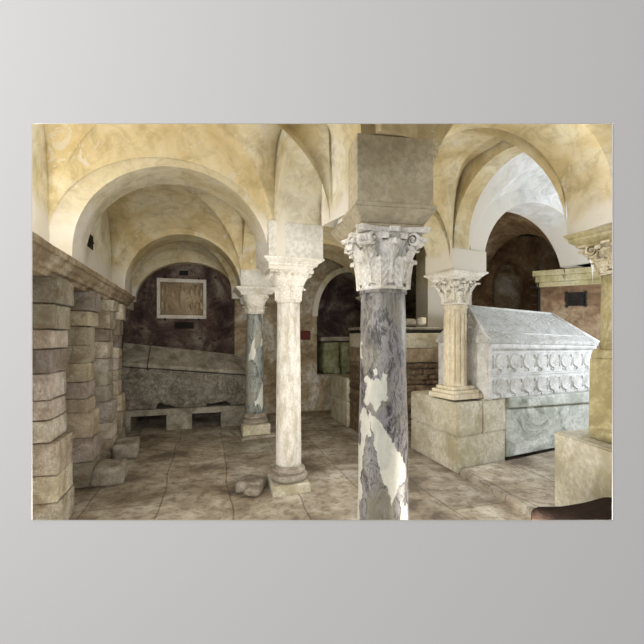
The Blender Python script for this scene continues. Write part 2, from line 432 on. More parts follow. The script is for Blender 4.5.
# ------------------------------------------------------------------ front wall with its wide opening
def front_wall():
    bm = bmesh.new()
    x0, x1, z0, z1 = -1.5205, 1.5225, .5445, 2.6235
    def ring(x0, x1, z0, z1, y): return [bm.verts.new(p) for p in ((x0,y,z0),(x1,y,z0),(x1,y,z1),(x0,y,z1))]
    o = ring(-7, 7, -1.6, 5.4, 2.1); i = ring(x0, x1, z0, z1, 2.1)
    ib = ring(x0-.10, x1+.10, z0-.10, z1+.10, 2.2); ob = ring(-7, 7, -1.6, 5.4, 2.2)
    for a, b in ((o,i),(i,ib),(ib,ob),(ob,o)):
        for k in range(4): bm.faces.new([a[k], a[(k+1)%4], b[(k+1)%4], b[k]])
    struct('wall_front', bm, M_['front'], label='smooth pale grey wall around the wide picture of the crypt')
    # thin sheet edge around the picture
    bm = bmesh.new(); w = .0018; y0 = 2.094; y1 = 2.1
    e = -.0003
    for (a,b,c,d) in ((x0-e-w,x0-e,z0-w,z1+w),(x1+e,x1+e+w,z0-w,z1+w),(x0-e,x1+e,z1+e,z1+e+w),(x0-e,x1+e,z0-e-w,z0-e)):
        box(bm, ((a+b)/2,(y0+y1)/2,(c+d)/2), (b-a, y1-y0, d-c))
    tag(link('poster', bm, M_['paper']), 'thin pale paper edge of the wide crypt picture mounted on the grey wall', 'poster')
front_wall()

# ------------------------------------------------------------------ floor, walls
bm = bmesh.new()
box(bm, (.8, 6.4, -.1), (11.5, 8.36, .2)); struct('floor', bm, M_['floor'], label='worn stone paving of the crypt')
# left wall: behind the piers below, lunette above
def wall_pq(name, p0, q0, p1, q1, z0, z1, th, mat, label=None):
    a = pq(p0,q0); b = pq(p1,q1); d = (b-a).normalized(); n = Vector((-d.y,d.x))
    bm = bmesh.new()
    prism(bm, [(a.x,a.y),(b.x,b.y),(b.x+n.x*th,b.y+n.y*th),(a.x+n.x*th,a.y+n.y*th)], lambda x,y:(x,y,z0), lambda x,y:(x,y,z1))
    cut_front(bm, YC)
    return struct(name, bm, mat, label=label)
wall_pq('wall_left', -1.75, 1.8, -1.75, 8.4, 0, 2.0, .2, M_['backwall'])
wall_pq('wall_left', -1.15, 1.8, -1.15, 8.0, 2.0, 3.7, .3, M_['sidewall'], 'pale plastered wall above the left cornice')

def back_wall():
    """one masonry wall across the back with a deep arched recess"""
    a = pq(-1.9, 7.95); d = Vector((math.cos(TH), math.sin(TH))); n = Vector((-d.y, d.x))
    fn = lambda off: (lambda s, z: (a.x+d.x*s+n.x*off, a.y+d.y*s+n.y*off, z))
    # section 1 : dark stained wall behind the carved chest, s 0..2.75
    bm = bmesh.new(); prism(bm, [(0,0),(2.55,0),(2.55,3.7),(0,3.7)], fn(0), fn(.3))
    struct('wall_back', bm, M_['backwall'], label='dark stained wall behind the carved sarcophagus')
    # section 2 with arched recess  s 2.75..8.5
    s0, s1 = 4.22, 5.62
    poly = [(2.55,0),(s0,0)] if False else [(2.55,0),(8.6,0),(8.6,3.7),(2.55,3.7)]
    zsill, zspr = .74, 1.95
    bm = bmesh.new()
    # build face with a keyhole opening as left, right, below and above pieces
    prism(bm, [(2.55,0),(s0,0),(s0,3.7),(2.55,3.7)], fn(0), fn(.9))
    prism(bm, [(s1,0),(8.8,0),(8.8,3.7),(s1,3.7)], fn(0), fn(.9))
    prism(bm, [(s0,0),(s1,0),(s1,zsill),(s0,zsill)], fn(0), fn(.9))
    arc = [(s0,3.7),(s0,zspr)]
    for i in range(1, 24):
        t = PI*(1-i/24); arc.append(((s0+s1)/2+(s1-s0)/2*math.cos(t), zspr+.95*math.sin(t)))
    arc += [(s1,zspr),(s1,3.7)]
    prism(bm, arc, fn(0), fn(.9))
    struct('wall_back', bm, M_['buffwall'], label='buff plastered back wall with a deep arched recess')
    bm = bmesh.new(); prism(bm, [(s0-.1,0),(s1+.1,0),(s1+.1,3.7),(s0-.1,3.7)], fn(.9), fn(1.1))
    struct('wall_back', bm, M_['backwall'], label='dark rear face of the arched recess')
    # pale rim of the recess
    bm = bmesh.new(); outer = []; inner = []
    for i in range(0, 25):
        t = PI*(1-i/24)
        inner.append(((s0+s1)/2+((s1-s0)/2-.01)*math.cos(t), zspr+.94*math.sin(t)))
        outer.append(((s0+s1)/2+((s1-s0)/2+.10)*math.cos(t), zspr+1.05*math.sin(t)))
    for i in range(24):
        q = [inner[i], inner[i+1], outer[i+1], outer[i]]
        prism(bm, q, fn(-.03), fn(.02))
    trim_n[0] += 1
    struct('trim_%d' % trim_n[0], bm, M_['springer'], label='pale arched rim of the recess in the back wall')
    return a, d, n
BA, BD, BN = back_wall()
def bw(s, z, off=0): return Vector((BA.x+BD.x*s+BN.x*off, BA.y+BD.y*s+BN.y*off, z))
# outer walls out of frame, added to close the crypt against stray light
bm = bmesh.new(); box(bm, (6.35, 6.4, 1.9), (.2, 8.3, 3.6)); struct('wall_right', bm, M_['brownwall'])
bm = bmesh.new(); box(bm, (.8, 10.45, 1.9), (11.3, .2, 3.6)); struct('wall_back', bm, M_['brownwall'], label='outermost back wall')
bm = bmesh.new(); box(bm, (-4.9, 6.4, 1.9), (.2, 8.3, 3.6)); struct('wall_left', bm, M_['dark'])

# brown wall with apse-like recess seen through the right arch
def brown_back():
    a = Vector((2.0, 8.05)); b = Vector((6.2, 8.9)); d = (b-a).normalized(); n = Vector((-d.y,d.x)); L = (b-a).length
    fn = lambda off: (lambda s, z: (a.x+d.x*s+n.x*off, a.y+d.y*s+n.y*off, z))
    c, r, zs = 2.02, .44, 2.55
    bm = bmesh.new()
    prism(bm, [(0,0),(c-r,0),(c-r,3.7),(0,3.7)], fn(0), fn(.25))
    prism(bm, [(c+r,0),(L,0),(L,3.7),(c+r,3.7)], fn(0), fn(.25))
    arc = [(c-r,3.7),(c-r,zs)]
    for i in range(1, 20):
        t = PI*(1-i/20); arc.append((c+r*math.cos(t), zs+.55*math.sin(t)))
    arc += [(c+r,zs),(c+r,3.7)]
    prism(bm, arc, fn(0), fn(.25))
    struct('wall_back', bm, M_['brownwall'], label='brown wall seen through the right hand arch')
    bm = bmesh.new()
    prism(bm, [(c-r-.1,0),(c+r+.1,0),(c+r+.1,3.7),(c-r-.1,3.7)], fn(.26), fn(.4))
    struct('wall_back', bm, M_['buffwall'], label='blocked arch in the brown wall')
brown_back()
# pale plaster pier left of the beige column, far behind (between recess and brown wall)
# right pillar wall with cornice
def right_pillar():
    a = Vector((3.62, 6.66)); b = Vector((4.75, 6.02)); d = (b-a).normalized(); n = Vector((-d.y,d.x))
    def fn(off): return lambda s, z: (a.x+d.x*s+n.x*off, a.y+d.y*s+n.y*off, z)
    bm = bmesh.new(); prism(bm, [(0,0),(1.3,0),(1.3,2.34),(0,2.34)], fn(0), fn(.8))
    struct('wall_right', bm, M_['brownwall'], label='brown wall pier behind the large sarcophagus')
    bm = bmesh.new()
    for z0, z1, e in ((2.34,2.42,.03),(2.42,2.52,.06),(2.52,2.61,.10)):
        prism(bm, [(-e,z0),(1.3,z0),(1.3,z1),(-e,z1)], fn(-e), fn(.85))
    trim_n[0] += 1
    struct('trim_%d' % trim_n[0], bm, M_['yellowstone'], label='moulded cornice on the brown wall pier', bevel=.008)
    # iron grille in the wall
    t = thing('wall_grille', 'small black iron grille in the brown wall behind the large sarcophagus', 'grille', (a.x+d.x*.52-n.x*.006, a.y+d.y*.52-n.y*.006, 2.12), math.atan2(d.y,d.x))
    bm = bmesh.new(); box(bm, (0,0,0), (.25,.012,.2)); link('opening', bm, M_['dark'], t)  # dark plate painted as the shade behind the bars
    for x in (-.125,.125):
        bm = bmesh.new(); box(bm, (x,-.012,0), (.02,.02,.26)); link('bar', bm, M_['iron'], t)
    for z in (-.1,0,.1):
        bm = bmesh.new(); box(bm, (0,-.016,z), (.30,.016,.016)); link('bar', bm, M_['iron'], t)
    # iron strap with hooks at its left edge
    t = thing('iron_strap', 'tall black iron strap with hooks up the left edge of the brown wall pier', 'strap', (a.x-.015, a.y-.01, 1.5), 0)
    bm = bmesh.new(); box(bm, (0,0,.62), (.035,.03,1.24)); link('strap', bm, M_['iron'], t)
    for k in range(6):
        bm = bmesh.new(); box(bm, (-.07,0,.42+k*.14), (.14,.014,.014)); box(bm, (-.135,0,.435+k*.14), (.012,.012,.035)); link('hook', bm, M_['iron'], t)
right_pillar()

# ------------------------------------------------------------------ capitals
def leaf(bm, ang, r0, r1, z0, h, w, curl, serr=6, depth=.012, th=.008, rad_fn=None):
    """an acanthus leaf that hugs the bell and curls outward at its tip"""
    ca, sa = math.cos(ang), math.sin(ang)
    nu, nv = 20, 44
    def fn(u, v):
        x = (u*2-1)
        wid = w*(.55+.45*math.sin(PI*min(1, v*1.05)*.75))*(1-max(0,(v-.62)/.38)**2.2*.40)
        wid *= (1-.20*abs(math.sin(serr*PI*v))**.7) if abs(x) > .6 else 1
        zz = z0+h*min(v, .86)
        rad = (rad_fn(zz) if rad_fn else r0+(r1-r0)*v*v)+.006
        if v > .74:
            k = (v-.74)/.26
            rad += curl*math.sin(k*PI*.62); zz += h*(.05*math.sin(k*PI)-.10*k*k)
        groove = math.cos(2*PI*(v*4.5-abs(x)*1.5)) if abs(x) > .1 else 1.0
        rib = depth*.9*(1-abs(x))+depth*.42*groove+depth*.4*(1 if abs(x) < .1 else 0)
        rad += rib-.010*abs(x)
        tx = x*wid/2
        al = tx/max(rad,.05)
        return (math.cos(ang+al)*rad, math.sin(ang+al)*rad, zz)
    grid(bm, nu, nv, fn)
def volute(bm, ang, r, z, size, w=.03):
    """spiral scroll in the vertical plane pointing along ang"""
    ca, sa = math.cos(ang), math.sin(ang)
    n = 44; prev = None
    for i in range(n+1):
        t = i/n; th = -PI*.55+t*3.6*PI; rr = size*(1-.78*t)
        cx, cz = r-size, z
        px, pz = cx+rr*math.cos(PI-th+PI*.0)*1.0, cz+rr*math.sin(PI-th)
        band = size*.30*(1-.55*t)
        qx, qz = cx+(rr-band)*math.cos(PI-th), cz+(rr-band)*math.sin(PI-th)
        ww = w*(1+.4*t)
        ring = []
        for (x, zz), y in (((px,pz),-ww),((px,pz),ww),((qx,qz),ww*1.15),((qx,qz),-ww*1.15)):
            ring.append(bm.verts.new((ca*x-sa*y, sa*x+ca*y, zz)))
        if prev:
            for k in range(4): bm.faces.new([prev[k], prev[(k+1)%4], ring[(k+1)%4], ring[k]])
        prev = ring
    # eye
    m = Matrix.Translation((ca*(r-size), sa*(r-size), z)) @ Matrix.Rotation(ang, 4, 'Z') @ Matrix.Diagonal((size*.35, w*1.5, size*.35, 1))
    bmesh.ops.create_uvsphere(bm, u_segments=12, v_segments=8, radius=1, matrix=m)
def concave_abacus(bm, h, z0, z1, dip, ch=.04):
    pts = []
    for k in range(4):
        a0 = PI/4+k*PI/2
        c = Vector((math.cos(a0), math.sin(a0)))*h*math.sqrt(2); c2 = Vector((math.cos(a0+PI/2), math.sin(a0+PI/2)))*h*math.sqrt(2)
        e = (c2-c).normalized(); nrm = Vector((e.y,-e.x))
        A = c+e*ch; Bq = c2-e*ch
        for i in range(13):
            t = i/12; p = A.lerp(Bq, t); s = math.sin(PI*t)*dip
            pts.append(tuple(p-nrm*s))
    prism(bm, pts, lambda x,y:(x*.93,y*.93,z0), lambda x,y:(x,y,z1))
def corinthian(name, r0, z0, H, htop, mat, parent, rot=0, n=8, rows=((.0,.52,.8),(.1,.78,.75)), vol=.07, aba=True, seed=0):
    bm = bmesh.new()
    def bell(z):
        t = max(0, min(1, (z-z0)/H)); return r0+(htop*.95-r0)*(.12*t+.88*t**2.3)
    prof = [(r0*1.06,0),(r0*1.12,.012),(r0*1.06,.026)]
    for i in range(14):
        t = .06+.86*i/13; prof.append((bell(z0+t*H)-.004, t*H))
    lathe(bm, prof, 48, (0,0,z0))
    for ri, (zb, hh, ww) in enumerate(rows):
        for k in range(n):
            a = rot+2*PI*(k+(.5 if ri == 0 else 0))/n
            zmid = z0+hh*H*.6
            leaf(bm, a, r0, r0, z0+zb*H+.012, (hh-zb)*H, 2*PI*bell(zmid)/n*ww, .020 if ri == 0 else .03, 5, .011, rad_fn=lambda z, o=(.012 if ri == 0 else 0.0): bell(z)+o)
    for k in range(4):
        a = rot+PI/4+k*PI/2
        leaf(bm, a, r0, r0, z0+.35*H, .55*H, htop*.46, .028, 5, .012, rad_fn=lambda z: bell(z)+.10*max(0,(z-z0)/H-.35))
        volute(bm, a, htop*1.17, z0+H*.80, vol*1.2, .042)
        for sg in (-1, 1):
            volute(bm, rot+k*PI/2+sg*.27, htop*1.0, z0+H*.84, vol*.5, .018)
    b = link(name, bm, mat, parent, smooth=False)
    if aba:
        bm = bmesh.new(); concave_abacus(bm, htop, z0+H*.92, z0+H, htop*.20)
        for k in range(4):
            a = k*PI/2
            m = Matrix.Translation((math.cos(a)*htop*.84, math.sin(a)*htop*.84, z0+H*.955)) @ Matrix.Rotation(a,4,'Z') @ Matrix.Diagonal((.05,.07,H*.09,1))
            bmesh.ops.create_cube(bm, size=1, matrix=m)
        link('abacus', bm, mat, b, bevel=.006)
    return b
def torus_prof(zc, hz, r, bulge, n=8):
    return [(r+bulge*math.cos(-PI/2+PI*i/n), zc+hz*math.sin(-PI/2+PI*i/n)) for i in range(n+1)]

# --- front grey marble column
t = thing('marble_column', 'thick grey veined marble column with white leafy capital, the nearest of the columns', 'column', (F.x, F.y, 0), R_(10))
bm = bmesh.new()
prof = []
for i in range(300):
    z = .25+(1.79-.25)*i/299; k = i/299
    prof.append((.172-.026*k**1.2+.002*math.sin(z*9), z))
prof += [(.156,1.792),(.158,1.81),(.150,1.825)]
lathe(bm, prof, 220)
shaft = link('shaft', bm, M_['marble'], t, smooth=True)
PATCH = [[(366,382),(370,376),(373.5,379),(382.6,381.7),(386,372),(389.6,376),(388,388.6),(391,397),(382.6,402.6),(378.4,412.4),(372.8,405.4),(367,400),(370,390)],
 [(372,412),(385.7,422),(393,436),(402,452),(407,467),(409,479),(403,487),(395.7,499),(387,479),(380.7,459.5),(377,442),(374.5,430)],
 [(367,408),(373,417),(373,435),(368,447),(366.5,462),(365.4,479),(365,530),(361,530),(360.6,462),(361,447),(365,432),(364,417)],
 [(378,364),(380,373),(377,376),(374,366)], [(361,340),(364,345),(364,360),(361,362)], [(404,500),(409,505),(409,530),(400,530)]]
def inside(poly, x, y):
    c = False; n = len(poly)
    for i in range(n):
        x1,y1 = poly[i]; x2,y2 = poly[(i+1)%n]
        if (y1 > y) != (y2 > y) and x < (x2-x1)*(y-y1)/(y2-y1)+x1: c = not c
    return c
me = shaft.data; ca_ = me.color_attributes.new('patch', 'FLOAT_COLOR', 'POINT')
phi0 = math.atan2(-F.y, -F.x)-R_(10)
for v in me.vertices:
    a = (math.atan2(v.co.y, v.co.x)-phi0+PI) % (2*PI)-PI
    yy = 338-(v.co.z-1.5)*400/2.58
    wob = noise.noise_vector(Vector((v.co.x*14, v.co.y*14, v.co.z*9)))*3.0 + noise.noise_vector(Vector((v.co.x*45, v.co.y*45, v.co.z*30)))*1.6
    hit = 0
    if abs(a) < PI/2:
        cxp = 383.5+(yy-291)/229*3.5; rp = 22+(yy-291)/229*3
        xx = cxp+rp*math.sin(a)+wob.x; yq = yy+wob.y*2
        if any(inside(pl, xx, yq) for pl in PATCH): hit = 1
    elif noise.noise(Vector((v.co.x*6, v.co.y*6, v.co.z*3))) > .22: hit = 1
    ca_.data[v.index].color = (hit,hit,hit,1)
bm = bmesh.new(); lathe(bm, torus_prof(.08,.05,.19,.05)+torus_prof(.18,.04,.17,.04), 48); link('base', bm, M_['basestone'], t, smooth=True)
bm = bmesh.new(); frustum(bm, 0, .26, .035, .26); link('plinth', bm, M_['basestone'], t, bevel=.01)
corinthian('capital', .143, 1.81, .385, .252, M_['capstone'], t, 0, 8, ((.0,.56,1.08),(.08,.86,1.08)), .052)
bm = bmesh.new(); stack_square(bm, [(2.195,.20),(2.215,.205),(2.30,.262)]); frustum(bm, 2.30,.264,2.325,.264)
for v in bm.verts:
    if v.co.y > 0: v.co.y = v.co.y+.20
link('impost', bm, M_['impost'], t, bevel=.006)

# --- middle white column
t = thing('stone_column', 'slim pitted white stone column standing in the middle of the floor with rubble at its foot', 'column', (M.x, M.y, 0), TH)
bm = bmesh.new()
prof = [(.128+(.112-.128)*(i/40)**1.3, .235+(1.85-.235)*i/40) for i in range(41)]
lathe(bm, prof, 10 if False else 48)
link('shaft', bm, M_['whiteshaft'], t, smooth=True)
bm = bmesh.new(); lathe(bm, torus_prof(.135,.035,.155,.035)+torus_prof(.20,.026,.14,.025)+[(.135,.235),(.132,.25)], 48)
link('base', bm, M_['basestone'], t, smooth=True)
bm = bmesh.new(); rough_box(bm, (0,0,.05), (.37,.37,.10), 0, .014, 3, 3); link('plinth', bm, M_['block'], t)
# two-tier capital: fluted leaf collar below, carved basket above
def two_tier(name, r0, z0, zm, z1, htop, mat, parent, n=8):
    bm = bmesh.new()
    lathe(bm, [(r0*1.02,z0),(r0*1.08,z0+.008),(r0*1.08,z0+.018),(r0,z0+.022),(r0*1.02,zm-.05),(r0*1.25,zm)], 40)
    for k in range(n):
        leaf(bm, 2*PI*k/n, r0*1.02, r0*1.12, z0+.02, zm-z0, 2*PI*r0/n*1.15, .03, 4, .010)
    # basket: circle to square loft with carved rim
    m = 48; rings = []
    for j in range(10):
        s = j/9; z = zm-.012+(z1-zm+.012)*s
        ring = []
        for k in range(m):
            a = 2*PI*k/m; ca, sa = math.cos(a), math.sin(a)
            sq = 1/max(abs(ca), abs(sa)); e = min(1, s*1.1)
            shape = (1-e)*1+e*min(sq, 1.30)
            rr = (r0*1.12+(htop-r0*1.12)*s**.75)*shape*(1+.025*math.sin(24*a)*math.sin(PI*s))
            ring.append(bm.verts.new((ca*rr, sa*rr, z)))
        rings.append(ring)
    for j in range(9):
        for k in range(m): bm.faces.new([rings[j][k], rings[j][(k+1)%m], rings[j+1][(k+1)%m], rings[j+1][k]])
    bm.faces.new(rings[0][::-1]); bm.faces.new(rings[-1])
    # rosettes and scrolls
    for k in range(4):
        a = k*PI/2
        for off in (-.62,-.31,0,.31,.62):
            x = htop*.93; y = off*htop
            zc = zm+(z1-zm)*.60
            for q in range(7):
                b = 2*PI*q/6; rr = .014 if q < 6 else 0
                mm = Matrix.Rotation(a,4,'Z') @ Matrix.Translation((x-.012, y+rr*math.cos(b), zc+rr*math.sin(b))) @ Matrix.Diagonal((.012,.008,.008,1))
                bmesh.ops.create_uvsphere(bm, u_segments=8, v_segments=6, radius=1, matrix=mm)
        volute(bm, a+PI/4, htop*1.34, z1-.045, .042, .03)
    return link(name, bm, mat, parent)
two_tier('capital', .112, 1.85, 1.995, 2.19, .215, M_['capstone'], t)
bm = bmesh.new(); stack_square(bm, [(2.185,.235),(2.205,.24),(2.235,.285)]); frustum(bm, 2.235,.29,2.255,.29); link('impost', bm, M_['capstone'], t, bevel=.006)
bm = bmesh.new()
for k, (x,y,s) in enumerate(((-.37,-.02,.17),(-.33,.15,.13),(-.32,-.16,.12),(-.45,.1,.1))):
    rough_box(bm, (M.x+x, M.y+y, s*.30), (s*1.5,s*1.3,s*.62), k*.7, .03, 3, k+5, bev=.03)
tag(link('rubble_heap', bm, M_['basestone']), 'rough heap of brown mortar and stone beside the foot of the slim white column', 'rubble')

# --- rear blue grey column
t = thing('marble_column', 'short looking blue grey marble column in front of the left sarcophagus, farthest back on the left', 'column', (B.x, B.y, 0), TH)
bm = bmesh.new(); lathe(bm, [(.15+(.125-.15)*(i/30)**1.1, .34+(1.87-.34)*i/30) for i in range(31)], 48); link('shaft', bm, M_['bluemarble'], t, smooth=True)
bm = bmesh.new(); lathe(bm, torus_prof(.215,.04,.165,.04)+torus_prof(.29,.03,.155,.03)+[(.15,.34)], 48); link('base', bm, M_['basestone'], t, smooth=True)
bm = bmesh.new(); rough_box(bm, (0,0,.10), (.42,.42,.17), 0, .008, 3, 9); link('plinth', bm, M_['block'], t)
bm = bmesh.new(); rough_box(bm, (0,0,.01), (.62,.62,.05), .2, .02, 3, 12); link('footing', bm, M_['basestone'], t)
two_tier('capital', .125, 1.87, 1.98, 2.17, .19, M_['capstone'], t)
bm = bmesh.new(); stack_square(bm, [(2.165,.24),(2.185,.25),(2.235,.31)]); frustum(bm, 2.235,.315,2.265,.315); link('impost', bm, M_['capstone'], t, bevel=.008)

src = t
def dup(root, loc, label):
    r = root.copy(); C.objects.link(r); r.location = loc; r['label'] = label
    for ch in list(root.children):
        c = ch.copy(); C.objects.link(c); c.parent = r
        for g in ch.children:
            d_ = g.copy(); C.objects.link(d_); d_.parent = c
    return r
dup(src, (R2.x, R2.y, 0), 'blue grey marble column almost wholly hidden behind the nearest thick marble column')

# --- right beige fluted column on its masonry plinth
RZ = .80; RT = R_(24)
t = thing('stone_column', 'beige fluted half shaft column with leafy capital standing on the masonry plinth', 'column', (Rn.x, Rn.y, RZ), RT)
def flute(a, z):
    # flutes only between the fillets
    return 1-.11*max(0, math.cos(a*14))**.5*(1 if .20 < z < 1.0 else 0)
bm = bmesh.new(); lathe(bm, [(.137,.13)]+[(.135-.005*i/24, .17+(1.04-.17)*i/24) for i in range(25)]+[(.14,1.05),(.14,1.08),(.13,1.09)], 112, (0,0,0), flute); link('shaft', bm, M_['beigeshaft'], t, smooth=False)
bm = bmesh.new(); frustum(bm, 0,.215,.06,.215); frustum(bm, .06,.19,.10,.19); frustum(bm, .10,.155,.14,.155); link('base', bm, M_['beigeshaft'], t, bevel=.008)
corinthian('capital', .128, 1.09, .30, .215, M_['capstone'], t, 0, 8, ((.0,.5,.9),(.1,.8,.7)), .05)
bm = bmesh.new(); stack_square(bm, [(1.385,.20),(1.40,.205),(1.44,.25)]); frustum(bm, 1.44,.262,1.462,.262); link('impost', bm, M_['capstone'], t, bevel=.006)

# plinth of blocks
t = thing('masonry_plinth', 'low squared block of pale limestone masonry carrying the beige fluted column', 'plinth', (1.75, 5.1, 0))
A_ = Vector((1.49,4.41)); B_ = Vector((1.21,5.45)); C_ = Vector((2.20,4.78)); D_ = B_+C_-A_
def quadprism(bm, pts, z0, z1, inset=0, seed=0, amt=.006):
    tb = bmesh.new()
    prism(tb, [(p.x,p.y) for p in pts], lambda x,y:(x,y,z0), lambda x,y:(x,y,z1))
    bmesh.ops.bevel(tb, geom=tb.edges[:], offset=.012, segments=2, affect='EDGES')
    me = bpy.data.meshes.new('tmp'); tb.to_mesh(me); tb.free(); bm.from_mesh(me); bpy.data.meshes.remove(me)
def sub(u0,u1,v0,v1):
    f = lambda u, v: A_+(C_-A_)*u+(B_-A_)*v
    return [f(u0,v0), f(u1,v0), f(u1,v1), f(u0,v1)]
for k, (u0,u1,v0,v1,z0,z1,mt) in enumerate(((0,.985,0,1,0,.40,'block'),(0,.5,0,1,.402,.775,'block'),(.502,1,0,.98,.402,.79,'block'),(.0,.95,.0,1,.0,.02,'block'))):
    if k == 3: continue
    bm = bmesh.new(); pts = [p-Vector((1.75,5.1)) for p in sub(u0,u1,v0,v1)]
    quadprism(bm, pts, z0, z1)
    link('stone_block', bm, M_[mt], t)

# --- right hand pillar N on a pedestal
t = thing('stone_pillar', 'yellowish stone pillar with carved capital cut by the right edge, standing on a pedestal', 'pillar', (Nn.x+.05, Nn.y, .737), R_(20))
bm = bmesh.new(); lathe(bm, [(.165,.68),(.16,1.0),(.155,1.27)], 48); link('shaft', bm, M_['yellowstone'], t, smooth=True)
bm = bmesh.new(); stack_square(bm, [(.0,.172),(.61,.166),(.68,.15)]); link('base', bm, M_['yellowstone'], t, bevel=.01)
bm = bmesh.new(); lathe(bm, torus_prof(.04,.04,.20,.03), 48); link('moulding', bm, M_['yellowstone'], t, smooth=True)
corinthian('capital', .155, 1.235, .24, .25, M_['capstone_warm'], t, 0, 8, ((.0,.5,.9),(.1,.8,.7)), .05)
bm = bmesh.new(); stack_square(bm, [(1.455,.22),(1.475,.225),(1.505,.265),(1.53,.27),(1.565,.295)]); link('impost', bm, M_['yellowstone'], t, bevel=.005)
bm = bmesh.new()
quad = [Vector((1.90,3.28)), Vector((2.0,2.45)), Vector((2.75,2.6)), Vector((2.6,3.45))]
quadprism(bm, quad, .0, .735)
o = link('pedestal', bm, M_['block']); tag(o, 'pale limestone pedestal block under the pillar at the right edge', 'pedestal')
# dark rock in the corner
bm = bmesh.new()
rough_box(bm, (1.83,2.46,.225), (.92,.36,.56), 0, .06, 5, 21, bev=.06, freq=3)
for v in bm.verts:
    v.co.z *= .68+.27*max(0, min(1, (v.co.x-1.25)/.55))
    if v.co.z < 0: v.co.z = 0
tag(link('stone_slab', bm, M_['brown']), 'dark brown rough stone lying in the bottom right corner in front of the pedestal', 'stone')

# raised slab on the right of the floor
bm = bmesh.new()
pts = [Vector((1.50,4.36)), Vector((1.75,3.30)), Vector((1.95,2.3)), Vector((5.2,2.6)), Vector((4.6,6.0)), Vector((2.3,4.75))]
quadprism(bm, pts, -.02, .07)
struct('floor', bm, M_['floor'], label='raised stone step along the right hand sarcophagus')

# ------------------------------------------------------------------ large sarcophagus (right)
SA = R_(27)
sx, sy = Vector((math.cos(SA), math.sin(SA))), Vector((-math.sin(SA), math.cos(SA)))
t = thing('sarcophagus', 'large pale stone sarcophagus with roof shaped lid and two rows of carved shells', 'sarcophagus', (1.91, 4.60, 0), SA)
Ls, Ds = 2.13, .80
zb, zl = .79, 1.44
def carved_chest():
    bm = bmesh.new()
    # tapered body: right end slightly lower
    def P(x, y, z): return (x, y, z)
    pts = [(0,zb),(Ls,zb-.02),(Ls,zl-.05),(0,zl)]
    prism(bm, pts, lambda x,z:(x,0,z), lambda x,z:(x,Ds,z))
    # raised frames
    def strip(z0, z1, x0=.03, x1=Ls-.03, y=-.012):
        prism(bm, [(x0,z0),(x1,z0-.015),(x1,z1-.03),(x0,z1)], lambda x,z:(x,y,z), lambda x,z:(x,.01,z))
    strip(1.385,1.435); strip(1.325,1.345); strip(1.08,1.10,.06,Ls-.06); strip(.80,.835)
    strip(1.055,1.065,.06,Ls-.06)
    for x0, x1 in ((0,.05),(Ls-.05,Ls)):
        prism(bm, [(x0,zb),(x1,zb),(x1,zl-.04),(x0,zl-.04)], lambda x,z:(x,-.014,z), lambda x,z:(x,.01,z))
    # two rows of eight shells: oval dish with rim and radiating ribs
    for row, zc in enumerate((1.225, .935)):
        for k in range(8):
            cx = .21+k*.246; zz = zc-.018*cx/Ls
            a, b = .100, .088
            n = 26; rim0 = []; rim1 = []; rim2 = []; cen = bm.verts.new((cx, .0, zz-.05))
            for i in range(n):
                th = 2*PI*i/n; rib = 1+.04*math.cos(13*th)
                rim0.append(bm.verts.new((cx+a*1.14*math.cos(th), -.001, zz+b*1.14*math.sin(th))))
                rim1.append(bm.verts.new((cx+a*math.cos(th), -.022, zz+b*math.sin(th))))
                rim2.append(bm.verts.new((cx+a*.80*math.cos(th)*rib, -.014+.004*math.cos(13*th), zz+b*.80*math.sin(th)*rib)))
            for i in range(n):
                j = (i+1)%n
                bm.faces.new([rim0[i],rim0[j],rim1[j],rim1[i]]); bm.faces.new([rim1[i],rim1[j],rim2[j],rim2[i]]); bm.faces.new([rim2[i],rim2[j],cen])
            # tail / hinge of the shell and dart between shells
            box(bm, (cx,-.012,zz-.105), (.03,.03,.035)); box(bm, (cx-.045,-.008,zz-.108), (.022,.02,.02), 0); box(bm, (cx+.045,-.008,zz-.108), (.022,.02,.02), 0)
            for s in (-.123,):
                box(bm, (cx+s, -.008, zz-.02), (.008,.014,.12)); box(bm, (cx+s, -.012, zz+.06), (.03,.022,.03))
    # raised letters band suggested by small carved strokes (worn, unreadable in the photograph)
    rr = random.Random(3)
    x = .08
    while x < Ls-.08:
        box(bm, (x, -.006, 1.364-.02*x/Ls), (.006,.014,.026)); x += rr.uniform(.018,.034)
    link('chest', bm, M_['sarc'], t, bevel=0)
carved_chest()
bm = bmesh.new()
# hipped lid
zr = 1.90; e = .03
v = [(-e,-e,zl),(Ls+e,-e,zl-.05),(Ls+e,Ds+e,zl-.05),(-e,Ds+e,zl)]
lo = [bm.verts.new((a,b,c-.0)) for a,b,c in v]; lo2 = [bm.verts.new((a,b,c+.05)) for a,b,c in v]
rg = [bm.verts.new((.12,Ds*.52,zr)), bm.verts.new((Ls-.35,Ds*.52,zr-.05))]
rg2 = [bm.verts.new((.12,Ds*.62,zr)), bm.verts.new((Ls-.35,Ds*.62,zr-.05))]
bm.faces.new(lo[::-1])
for i in range(4): bm.faces.new([lo[i], lo[(i+1)%4], lo2[(i+1)%4], lo2[i]])
bm.faces.new([lo2[0], lo2[1], rg[1], rg[0]]); bm.faces.new([lo2[2], lo2[3], rg2[0], rg2[1]])
bm.faces.new([lo2[1], lo2[2], rg2[1], rg[1]]); bm.faces.new([lo2[3], lo2[0], rg[0], rg2[0]]); bm.faces.new([rg[0],rg[1],rg2[1],rg2[0]])
lid = link('lid', bm, M_['lidrelief'], t, bevel=.012)
bm = bmesh.new()   # raised border roll round the front slope
def tube(bm, a, b, r, n=8):
    a = Vector(a); b = Vector(b); d = (b-a); L = d.length
    q = d.to_track_quat('Z','Y').to_matrix().to_4x4()
    bmesh.ops.create_cone(bm, cap_ends=True, segments=n, radius1=r, radius2=r, depth=L, matrix=Matrix.Translation((a+b)/2) @ q)
